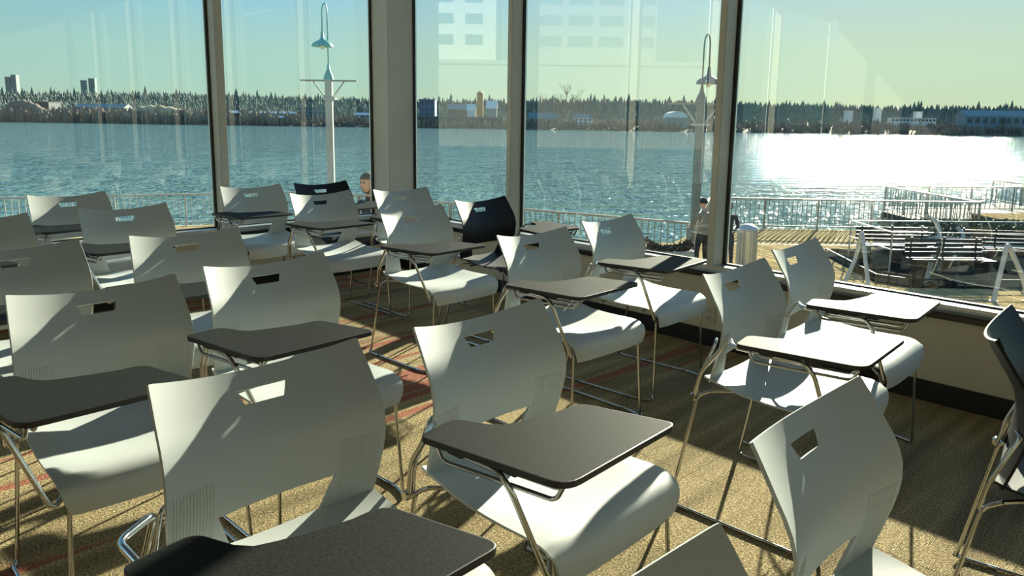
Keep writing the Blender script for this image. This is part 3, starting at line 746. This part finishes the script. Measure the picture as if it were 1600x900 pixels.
# ------------------------------------------------------------------ people outside
def person(loc, rz, pose, mats, label, hair='hair_blond', scale=1.0):
    """one skinned, remeshed body; materials picked by zone"""
    J = {}; E_ = []
    if pose == 'stand':
        P = {'pelvis': (0, 0, .95), 'waist': (0, -.01, 1.08), 'chest': (0, .01, 1.28), 'neck': (0, .0, 1.46), 'head0': (0, .02, 1.54),
             'hipL': (.09, 0, .90), 'kneeL': (.10, .02, .50), 'ankL': (.10, -.03, .09), 'toeL': (.12, .13, .03),
             'hipR': (-.09, 0, .90), 'kneeR': (-.11, .05, .50), 'ankR': (-.12, .0, .09), 'toeR': (-.14, .16, .03),
             'shL': (.17, 0, 1.39), 'elL': (.24, .06, 1.13), 'wrL': (.18, .27, 1.05), 'shR': (-.17, 0, 1.39), 'elR': (-.24, .05, 1.13), 'wrR': (-.17, .27, 1.04)}
    else:
        P = {'pelvis': (0, 0, .50), 'waist': (0, .0, .62), 'chest': (0, .03, .84), 'neck': (0, .05, 1.02), 'head0': (0, .08, 1.10),
             'hipL': (.09, .02, .48), 'kneeL': (.11, .44, .50), 'ankL': (.11, .42, .09), 'toeL': (.12, .58, .03),
             'hipR': (-.09, .02, .48), 'kneeR': (-.11, .44, .50), 'ankR': (-.11, .40, .09), 'toeR': (-.13, .56, .03),
             'shL': (.17, .03, .95), 'elL': (.22, .14, .72), 'wrL': (.12, .36, .66), 'shR': (-.17, .03, .95), 'elR': (-.22, .14, .72), 'wrR': (-.12, .36, .66)}
    RAD = {'pelvis': .135, 'waist': .115, 'chest': .14, 'neck': .055, 'head0': .05, 'hip': .09, 'knee': .062, 'ank': .042, 'toe': .035, 'sh': .065, 'el': .045, 'wr': .03}
    names = list(P); idx = {n: i for i, n in enumerate(names)}
    ed = [('pelvis', 'waist'), ('waist', 'chest'), ('chest', 'neck'), ('neck', 'head0')]
    for s in 'LR': ed += [('pelvis', 'hip' + s), ('hip' + s, 'knee' + s), ('knee' + s, 'ank' + s), ('ank' + s, 'toe' + s), ('chest', 'sh' + s), ('sh' + s, 'el' + s), ('el' + s, 'wr' + s)]
    me = bpy.data.meshes.new('person_skin'); me.from_pydata([P[n] for n in names], [(idx[a], idx[b]) for a, b in ed], [])
    o = bpy.data.objects.new('person_skin', me); COL.objects.link(o)
    md = o.modifiers.new('skin', 'SKIN'); md.use_smooth_shade = True
    sv = me.skin_vertices[0].data
    for n, i in idx.items():
        r = RAD.get(n, RAD.get(n[:-1], .05)); sv[i].radius = (r, r * (.72 if n in ('chest', 'waist', 'pelvis') else 1)); sv[i].use_root = (n == 'pelvis')
    o.modifiers.new('sub', 'SUBSURF').levels = 1
    dg = bpy.context.evaluated_depsgraph_get(); base = bpy.data.meshes.new_from_object(o.evaluated_get(dg)); bpy.data.objects.remove(o)
    bm = bmesh.new(); bm.from_mesh(base)
    H0 = Vector(P['head0']) + Vector((0, .02, .09))
    r = bmesh.ops.create_uvsphere(bm, u_segments=24, v_segments=16, radius=.1)
    for v in r['verts']:
        x_, y_, z_ = v.co
        jaw = 1 - .28 * max(0, -z_ / .1); v.co = Vector((x_ * .78 * jaw, y_ * .95 * (1 - .1 * max(0, -z_ / .1)), z_ * 1.18)) + H0
    for c, s in (((0, .105, -.005), (.011, .018, .022)), ((0, .095, -.045), (.024, .008, .007)), ((.078, .0, .0), (.01, .02, .03)), ((-.078, .0, .0), (.01, .02, .03))):
        r = bmesh.ops.create_icosphere(bm, subdivisions=2, radius=1)
        for v in r['verts']: v.co = Vector((v.co.x * s[0], v.co.y * s[1], v.co.z * s[2])) + H0 + Vector(c)
    for s in 'LR':     # hands: palm, four fingers, thumb
        w = Vector(P['wr' + s]); sx = 1 if s == 'L' else -1
        r = bmesh.ops.create_icosphere(bm, subdivisions=2, radius=1)
        for v in r['verts']: v.co = Vector((v.co.x * .036, v.co.y * .048, v.co.z * .018)) + w + Vector((0, .045, -.005))
        for k in range(4):
            b0 = w + Vector(((k - 1.5) * .019, .075, -.005)); ln = (.062, .075, .07, .052)[k]
            tube(bm, [b0, b0 + Vector((0, ln * .55, -.006)), b0 + Vector((0, ln * .85, -.03))], [.0095, .009, .0075], 6)
        tube(bm, [w + Vector((-sx * .03, .03, -.005)), w + Vector((-sx * .055, .06, -.01)), w + Vector((-sx * .052, .09, -.018))], [.011, .010, .008], 6)
    me2 = bpy.data.meshes.new('person'); bm.to_mesh(me2); bm.free()
    o = bpy.data.objects.new('person', me2); COL.objects.link(o)
    rm = o.modifiers.new('r', 'REMESH'); rm.mode = 'VOXEL'; rm.voxel_size = .009; rm.use_smooth_shade = True
    dg = bpy.context.evaluated_depsgraph_get(); fin = bpy.data.meshes.new_from_object(o.evaluated_get(dg)); o.modifiers.clear(); o.data = fin
    for n in ('skin', mats[0], mats[1], 'cap'): fin.materials.append(MAT[n])
    zc, zw, zn = P['neck'][2] + .0, P['pelvis'][2], P['ankL'][2]
    for f in fin.polygons:
        c = f.center
        if c.z > zc + .01: k = 0
        elif c.z < zn + .03: k = 3
        elif pose == 'sit' and c.z < .60 and c.y > .06 or c.z < zw - .0: k = 2
        else: k = 1
        if (c - Vector(P['wrL'])).length < .13 and c.y > P['wrL'][1] + .01 or (c - Vector(P['wrR'])).length < .13 and c.y > P['wrR'][1] + .01: k = 0
        f.material_index = k
    # hair or cap: a shell over the skull; eyes
    bm = bmesh.new(); r = bmesh.ops.create_uvsphere(bm, u_segments=20, v_segments=14, radius=.1)
    low = -.02 if hair == 'cap' else -.10
    bmesh.ops.delete(bm, geom=[v for v in bm.verts if v.co.z < low or (v.co.y > .045 and v.co.z < .035)], context='VERTS')
    for v in bm.verts: v.co = Vector((v.co.x * .97, v.co.y * 1.12 - .008, v.co.z * 1.30)) * (1 + .03 * math.sin(v.co.x * 90) * math.sin(v.co.z * 70)) + H0
    bmesh.ops.solidify(bm, geom=bm.faces[:], thickness=.014)
    bmesh_obj('hair' if hair != 'cap' else 'knit_cap', bm, MAT[hair], o, smooth=True)
    for s in (-1, 1):
        bm = bmesh.new(); bmesh.ops.create_icosphere(bm, subdivisions=2, radius=.009, matrix=Matrix.Translation(H0 + Vector((s * .028, .088, .012)))); bmesh_obj('eye', bm, MAT['cap'], o, smooth=True)
    o.location = loc; o.rotation_euler = (0, 0, rz); o.scale = (scale,) * 3
    tag(o, label, 'person'); return o
person((4.62, 17.9, DECK), math.radians(25), 'stand', ('jacket_beige', 'trousers'), 'person in black cap, beige jacket and dark trousers standing by the railing', hair='cap', scale=1.04)
person((5.28, 18.1, DECK), math.radians(160), 'stand', ('jacket_dark', 'trousers'), 'fair-haired person in a black jacket standing beside the litter bin')
# terrace corner outside the window corner, with a bench and a seated person
bm = bmesh.new(); box(bm, (-3.4, 8.1, DECK - .05), (-.9, 10.4, -.70)); fix(bm)
tag(bmesh_obj('terrace', bm, MAT['concrete']), kind='structure')
t = empty('terrace_bench', (-1.70, 9.05, -.70), math.radians(60)); tag(t, 'white bench outside the window corner under the seated person', 'bench')
bm = bmesh.new(); box(bm, (-.5, -.2, .40), (.5, .2, .44)); fix(bm); bmesh_obj('seat', bm, MAT['rail_white'], t)
for sx in (-.42, .42):
    o = part_box('leg', 'rail_white', t, .06, .36, .40); o.location = (sx, 0, 0)
person((-1.70, 9.05, -.62 - .04), math.radians(150), 'sit', ('jacket_dark', 'trousers'), 'person with ash blond hair and dark jacket seated outside the window corner')

# ------------------------------------------------------------------ far bank
def ground_z(x, y):
    k = max(0, (y - 618) / 250); k = min(k, 1.25)
    return -6.2 + 3.0 * min(1, max(0, (y - 617) / 14)) + 19 * k ** 1.5 + 1.6 * math.sin(x / 90 + y / 70) * k
bm = bmesh.new(); NX, NY = 90, 22
g = [[bm.verts.new((-1250 + 2500 * i / NX, 616 + 960 * (j / NY) ** 1.6, ground_z(-1250 + 2500 * i / NX, 616 + 960 * (j / NY) ** 1.6))) for i in range(NX + 1)] for j in range(NY + 1)]
for j in range(NY):
    for i in range(NX): bm.faces.new((g[j][i], g[j][i + 1], g[j + 1][i + 1], g[j + 1][i]))
fix(bm); tag(bmesh_obj('far_bank', bm, MAT['soil'], smooth=True), kind='structure')
def conifer(bm, x, y, z, h, r, rnd, n=6):
    for k, (a, b, q) in enumerate(((.0, .55, 1), (.3, .8, .72), (.58, 1.0, .42))):
        ring = [bm.verts.new((x + r * q * math.cos(2 * math.pi * i / n + k) * rnd.uniform(.75, 1.2), y + r * q * math.sin(2 * math.pi * i / n + k), z + h * a + h * .04 * rnd.uniform(-1, 1))) for i in range(n)]
        tip = bm.verts.new((x + rnd.uniform(-.1, .1) * r, y, z + h * b))
        for i in range(n): bm.faces.new((ring[i], ring[(i + 1) % n], tip))
rnd = random.Random(11)
var = []
for k in range(4):
    bm = bmesh.new(); conifer(bm, 0, 0, 1.0, 11, rnd.uniform(2.6, 3.6), rnd, 7); fol = bm
    o = bmesh_obj('conifer', fol, MAT['tree']); var.append(o)
for i in range(296):
    o = var[i] if i < 4 else var[i % 4].copy()
    if i >= 4: COL.objects.link(o)
    x_ = -640 + 1280 * i / 295 + rnd.uniform(-2, 2); y_ = 868 + rnd.uniform(-12, 12); s = rnd.choice((.7, .8, .85, .9, 1.0, 1.25)) * rnd.uniform(.85, 1.12)
    o.location = (x_, y_, ground_z(x_, y_) - .5); o.scale = (s * rnd.uniform(.8, 1.2), s, s * 1.05); o.rotation_euler = (0, 0, rnd.uniform(0, 6))
    tag(o, 'small dark green conifer on the ridge skyline across the river', 'tree', 'conifers on the far ridge')
bm = bmesh.new()
for q_ in range(11000):
    y_ = rnd.uniform(690, 868) if q_ < 8000 else rnd.uniform(845, 885); x_ = rnd.uniform(-.84, .84) * y_; h = rnd.uniform(5, 10.5) * (.7 + .4 * (y_ - 690) / 180)
    conifer(bm, x_, y_, ground_z(x_, y_) - .5, h, h * rnd.uniform(.2, .32), rnd, 5)
tag(bmesh_obj('hillside_forest', bm, MAT['tree']), 'dark evergreen forest covering the slope across the river', 'forest', kind='stuff')
bm = bmesh.new()
for _ in range(5200):
    y_ = 619 + 75 * rnd.random() ** 1.3; x_ = rnd.uniform(-.84, .84) * y_; h = rnd.uniform(1.8, 5.5) + (4 * rnd.random() if x_ < -180 else 0)
    z_ = ground_z(x_, y_) - .4; r = h * rnd.uniform(.16, .34); h *= 1.25; n = 5
    rr = [[bm.verts.new((x_ + r * q * math.cos(2 * math.pi * i / n) * rnd.uniform(.8, 1.2), y_ + r * q * math.sin(2 * math.pi * i / n), z_ + h * a * rnd.uniform(.9, 1.1))) for i in range(n)] for a, q in ((0, .7), (.35, 1), (.75, .6))]
    tip = bm.verts.new((x_, y_, z_ + h))
    for A, B in zip(rr, rr[1:]):
        for i in range(n): bm.faces.new((A[i], A[(i + 1) % n], B[(i + 1) % n], B[i]))
    for i in range(n): bm.faces.new((rr[2][i], rr[2][(i + 1) % n], tip))
tag(bmesh_obj('shore_brush', bm, MAT['brush']), 'brown leafless brush lining the far shore', 'shrubs', kind='stuff')
# leafless trees
def bare_tree(x, y, h, label):
    t = empty('bare_tree', (x, y, ground_z(x, y) - .3)); tag(t, label, 'tree', 'tall leafless trees on the far shore')
    r_ = random.Random(int(x * 10)); bm = bmesh.new(); tube(bm, [(0, 0, 0), (.2, 0, h * .45), (0, 0, h * .95)], [.45, .3, .06], 5); fix(bm); bmesh_obj('trunk', bm, MAT['bark'], t)
    bm = bmesh.new()
    for k in range(26):
        z0 = h * r_.uniform(.25, .85); a = r_.uniform(0, 6.28); l = h * r_.uniform(.16, .34)
        p0 = Vector((0, 0, z0)); p1 = p0 + Vector((math.cos(a) * l * .5, math.sin(a) * l * .5, l * .55)); p2 = p1 + Vector((math.cos(a) * l * .18, math.sin(a) * l * .2, l * .5))
        tube(bm, [p0, p1, p2], [.14, .09, .03], 4)
        for q in range(3):
            b = r_.uniform(0, 6.28); e = p1 + Vector((math.cos(b) * l * .35, math.sin(b) * l * .35, l * .4)); tube(bm, [p1, e], [.07, .025], 3)
    fix(bm); tag(bmesh_obj('branches', bm, MAT['bark'], t), kind='stuff')
for i, (x_, y_, h) in enumerate(((44, 640, 32), (52, 642, 28), (36, 638, 25), (24, 645, 25), (66, 640, 22), (-250, 640, 14), (-262, 645, 13), (-300, 640, 13), (420, 650, 12), (-90, 645, 16))):
    bare_tree(x_, y_, h, ('tall leafless tree right of the middle mullion across the river', 'second tall leafless tree right of the middle mullion across the river', 'slender leafless tree on the far shore, left of the tallest one', 'leafless tree beside the middle mullion on the far shore', 'leafless tree right of the tallest ones on the far shore', 'leafless tree on the far shore behind the left window, nearer its mullion', 'leafless tree on the far shore behind the left window, next to the shed', 'leafless tree on the far shore behind the left window, by the pale mound', 'leafless tree on the far shore under the sun', 'leafless tree on the far shore beside the blue building')[i])
# buildings on the far shore
BM = {'grey': new_mat('hazed_grey_cladding', (.24, .29, .29), .8), 'dark': new_mat('far_dark_cladding', (.05, .065, .085), .7), 'white': new_mat('far_white_roofing', (.72, .72, .68), .6),  # the grey has distance haze of the far towers mixed into its colour
      'teal': new_mat('far_teal_cladding', (.15, .24, .26), .8), 'blue': new_mat('far_blue_cladding', (.07, .16, .26), .6), 'orange': new_mat('far_orange_silo', (.50, .27, .09), .6),
      'window': new_mat('far_window', (.05, .07, .09), .2), 'shipc': new_mat('far_ship_grey', (.20, .27, .30), .6), 'sand': new_mat('far_wood_chips', (.45, .36, .22), .9, noise=(.2, .15))}
def building(x0, x1, y, z0, z1, kind, label, depth=18, roof='flat', wall='grey', roofm='white', wins=0, floors=1, cat='building', name='far_building'):
    t = empty(name, ((x0 + x1) / 2, y, z0)); tag(t, label, cat, 'buildings on the far shore'); w = x1 - x0; h = z1 - z0
    z0g = min(0, ground_z((x0 + x1) / 2, y) - z0) - 1
    bm = bmesh.new(); hw = h if roof == 'flat' else h * .62
    box(bm, (-w / 2, 0, z0g), (w / 2, depth, hw)); fix(bm); bmesh_obj('walls', bm, BM[wall], t)
    bm = bmesh.new()
    if roof == 'flat': box(bm, (-w / 2 - .4, -.4, hw), (w / 2 + .4, depth + .4, hw + max(.5, h * .06)))
    elif roof == 'shed': 
        vs_ = [bm.verts.new(p) for p in ((-w / 2 - .5, -.5, hw), (w / 2 + .5, -.5, hw), (w / 2 + .5, depth / 2, h), (-w / 2 - .5, depth / 2, h), (-w / 2 - .5, depth + .5, hw), (w / 2 + .5, depth + .5, hw))]
        bm.faces.new((vs_[0], vs_[1], vs_[2], vs_[3])); bm.faces.new((vs_[3], vs_[2], vs_[5], vs_[4])); bm.faces.new((vs_[0], vs_[3], vs_[4])); bm.faces.new((vs_[1], vs_[5], vs_[2]))
    elif roof == 'arch':
        a = [(math.cos(math.pi * k / 12) * w / 2, hw + math.sin(math.pi * k / 12) * (h - hw)) for k in range(13)]
        A = [bm.verts.new((x_, -.3, z_)) for x_, z_ in a]; B = [bm.verts.new((x_, depth, z_)) for x_, z_ in a]
        bm.faces.new(A[::-1]); bm.faces.new(B)
        for k in range(12): bm.faces.new((A[k], A[k + 1], B[k + 1], B[k]))
    fix(bm); bmesh_obj('roof', bm, BM[roofm], t)
    for f in range(floors):
        for i in range(wins):
            cw = w / wins; bm = None
            key = ('win', round(cw, 2), round(hw / floors, 2))
            if key not in bal_me:
                bm = bmesh.new(); box(bm, (-cw * .3, -.15, 0), (cw * .3, .05, hw / floors * .5)); fix(bm); o = bmesh_obj('window', bm, BM['window'], t); bal_me[key] = o.data
            else: o = bpy.data.objects.new('window', bal_me[key]); COL.objects.link(o); o.parent = t
            o.location = (-w / 2 + cw * (i + .5), 0, hw * (f + .3) / floors)
    return t
building(-1003, -993, 1500, 40, 70, 't', 'pale tower block far left on the horizon, the shorter of two', wall='grey', roofm='grey', wins=3, floors=8, depth=10)
building(-991, -981, 1500, 40, 74, 't', 'pale tower block far left on the horizon, the taller of two', wall='grey', roofm='grey', wins=3, floors=8, depth=10)
building(-843, -835, 1480, 40, 65, 't', 'slim grey-green tower above the trees behind the left window', wall='teal', roofm='grey', wins=2, floors=6, depth=8)
building(-833, -821, 1490, 40, 69, 't', 'broad grey-green tower above the trees behind the left window', wall='teal', roofm='grey', wins=3, floors=6, depth=8)
building(-439, -415, 676, .6, 11.2, 'w', 'dark blue warehouse on the far shore at the far left', wall='dark', roofm='dark', wins=0)
building(-400, -356, 690, .9, 11.0, 'w', 'long dark warehouse with grey roof on the far shore at left', wall='dark', roof='shed', roofm='grey', wins=8)
building(-250, -190, 655, 1.0, 6.1, 'w', 'long low shed with white roof line, left of the green lamp', wall='dark', roof='shed', roofm='white', wins=12, depth=10)
building(-209, -190, 634, -2.2, 2.4, 'w', 'short low shed with white roof just above the waterline', wall='dark', roof='shed', roofm='white', wins=4, depth=8)
building(-273, -256, 660, 1.0, 6.4, 'w', 'small white-roofed shed left of the left mullion', wall='dark', roof='shed', roofm='white', wins=3, depth=8)
building(-273, -269, 636, -1.6, 1.6, 'w', 'tiny bright white hut near the waterline at left', wall='white', roofm='white', depth=4)
building(-136, -123, 650, .7, 6.0, 'w', 'white-roofed shed right of the green lamp post', wall='grey', roof='shed', roofm='white', wins=3, depth=8)
building(-187, -163, 660, 1.2, 9.8, 'w', 'blue-grey office building directly left of the green lamp post', wall='teal', roofm='teal', wins=6, floors=3)
building(-85, -71, 680, 2.0, 17.9, 'w', 'tall blue mill building right of the corner column', wall='blue', roof='flat', roofm='teal', wins=3, floors=3)
building(-60, -36, 690, 2.0, 15.5, 'w', 'dark conveyor house left of the orange silo', wall='dark', roof='shed', roofm='teal', depth=10)
building(-41, -34, 664, 0, 14.8, 'w', 'pale pointed shed at the foot of the orange silo', wall='white', roof='shed', roofm='white', depth=7)
building(-24, -15, 665, 0, 18.0, 'w', 'pale tall shed right of the orange silo', wall='grey', roof='shed', roofm='white', depth=8)
building(-95, -8, 634, -3.6, 3.2, 'w', 'long marina shed at the waterline left of the middle mullion', wall='dark', roofm='grey', wins=16, depth=8)
building(13, 37, 634, -3.0, 7.9, 'w', 'marina house with pale green roof right of the middle mullion', wall='grey', roof='shed', roofm='teal', wins=5, depth=12)
building(51, 66, 638, -2.1, 7.5, 'w', 'pale house behind the tallest leafless trees', wall='white', roof='shed', roofm='grey', wins=4, floors=2, depth=10)
building(129, 146, 636, -3.1, 10.7, 'w', 'pale arched boat shed behind the grey lamp', wall='grey', roof='arch', roofm='white', depth=20)
building(307, 313, 700, 9.9, 14.0, 'w', 'white house on the far slope, leftmost under the sun', wall='white', roofm='white', depth=6)
building(344, 349, 720, 12.0, 17.0, 'w', 'white house highest on the far slope under the sun', wall='white', roofm='white', depth=6)
building(372, 377, 700, 10.0, 14.0, 'w', 'white house on the far slope above the long white row', wall='white', roofm='white', depth=6)
building(339, 379, 680, 4.5, 8.0, 'w', 'long white terrace row low on the far slope under the sun', wall='white', roofm='white', wins=12, depth=7)
building(388, 455, 650, 2.0, 15.5, 'w', 'long blue-grey hall at the right end of the far shore', wall='shipc', roof='shed', roofm='shipc', wins=10, depth=16)
t = empty('silo', (-30, 670, 0)); tag(t, 'orange silo standing among the mill sheds across the river', 'silo')
bm = bmesh.new(); lathe(bm, [(0, -3), (2.9, -3), (2.9, 24), (0, 24)], 18); fix(bm); bmesh_obj('drum', bm, BM['orange'], t, smooth=True, sharp=40)
bm = bmesh.new(); lathe(bm, [(3.1, 24), (3.0, 24.6), (0, 26.9)], 18); fix(bm); bmesh_obj('cap', bm, BM['orange'], t, smooth=True, sharp=40)
for x0, x1, h, lab in ((-345, -268, 8.5, 'long tan wood-chip mound on the far shore behind the left window'), (-450, -402, 12, 'brown mound at the far left of the far shore')):
    bm = bmesh.new(); n = 24
    rows_ = [[bm.verts.new((x0 + (x1 - x0) * i / n, 650 + 22 * (j / 6), ground_z(0, 650) - 1 + (h + 4.5) * (math.sin(math.pi * min(1, (i / n) ** .8)) ** .7) * math.sin(math.pi * j / 6) * (1 + .06 * math.sin(i * 2.3)))) for i in range(n + 1)] for j in range(7)]
    for j in range(6):
        for i in range(n): bm.faces.new((rows_[j][i], rows_[j][i + 1], rows_[j + 1][i + 1], rows_[j + 1][i]))
    bmesh.ops.remove_doubles(bm, verts=bm.verts[:], dist=.01); fix(bm); tag(bmesh_obj('wood_chip_mound', bm, BM['sand'] if h < 10 else MAT['brush'], smooth=True), lab, 'mound')

# ------------------------------------------------------------------ tower block along the quay to the left: the windows mirror it
MAT['tower_white'] = new_mat('tower_white_render', (.86, .86, .80), .7); MAT['tower_grey'] = new_mat('tower_grey_render', (.42, .44, .42), .7); MAT['tower_glass'] = new_mat('tower_window', (.10, .16, .18), .15)
def quay_tower(x, y0, y1, z0, z1, wins, label, mat='tower_white', fh=2.8, depth=16, ww=.24):
    t = empty('apartment_tower', (x, (y0 + y1) / 2, DECK)); tag(t, label, 'building', 'apartment blocks along the quay'); w = y1 - y0
    bm = bmesh.new(); box(bm, (-depth, -w / 2, z0 - DECK), (0, w / 2, z1 - DECK)); fix(bm); bmesh_obj('walls', bm, MAT[mat], t)
    bm = bmesh.new(); box(bm, (-depth - .3, -w / 2 - .3, z1 - DECK), (.3, w / 2 + .3, z1 - DECK + .5)); fix(bm); bmesh_obj('roof', bm, MAT[mat], t)
    if wins:
        n = int((z1 - z0 - 1) / fh); me = None
        for f in range(n):
            for fy in wins:
                if me is None:
                    bm = bmesh.new(); box(bm, (-.05, -w * ww / 2, 0), (.06, w * ww / 2, 1.35)); fix(bm); o = bmesh_obj('window', bm, MAT['tower_glass'], t); me = o.data
                else: o = bpy.data.objects.new('window', me); COL.objects.link(o); o.parent = t
                o.location = (0, (fy - .5) * w, z0 - DECK + 2.0 + f * fh)
quay_tower(-100, 11.1, 20.7, 9.5, 45, (.32, .74), 'white apartment tower along the quay, mirrored in the glass')
quay_tower(-101, -11.0, 6.0, 9.5, 42, (.12, .37, .62, .87), 'wider balcony block next to the white tower, mirrored in the glass', mat='tower_grey', ww=.19)
quay_tower(-98, -22, 24, DECK, 8.8, (), 'low podium building under the apartment tower', mat='concrete')
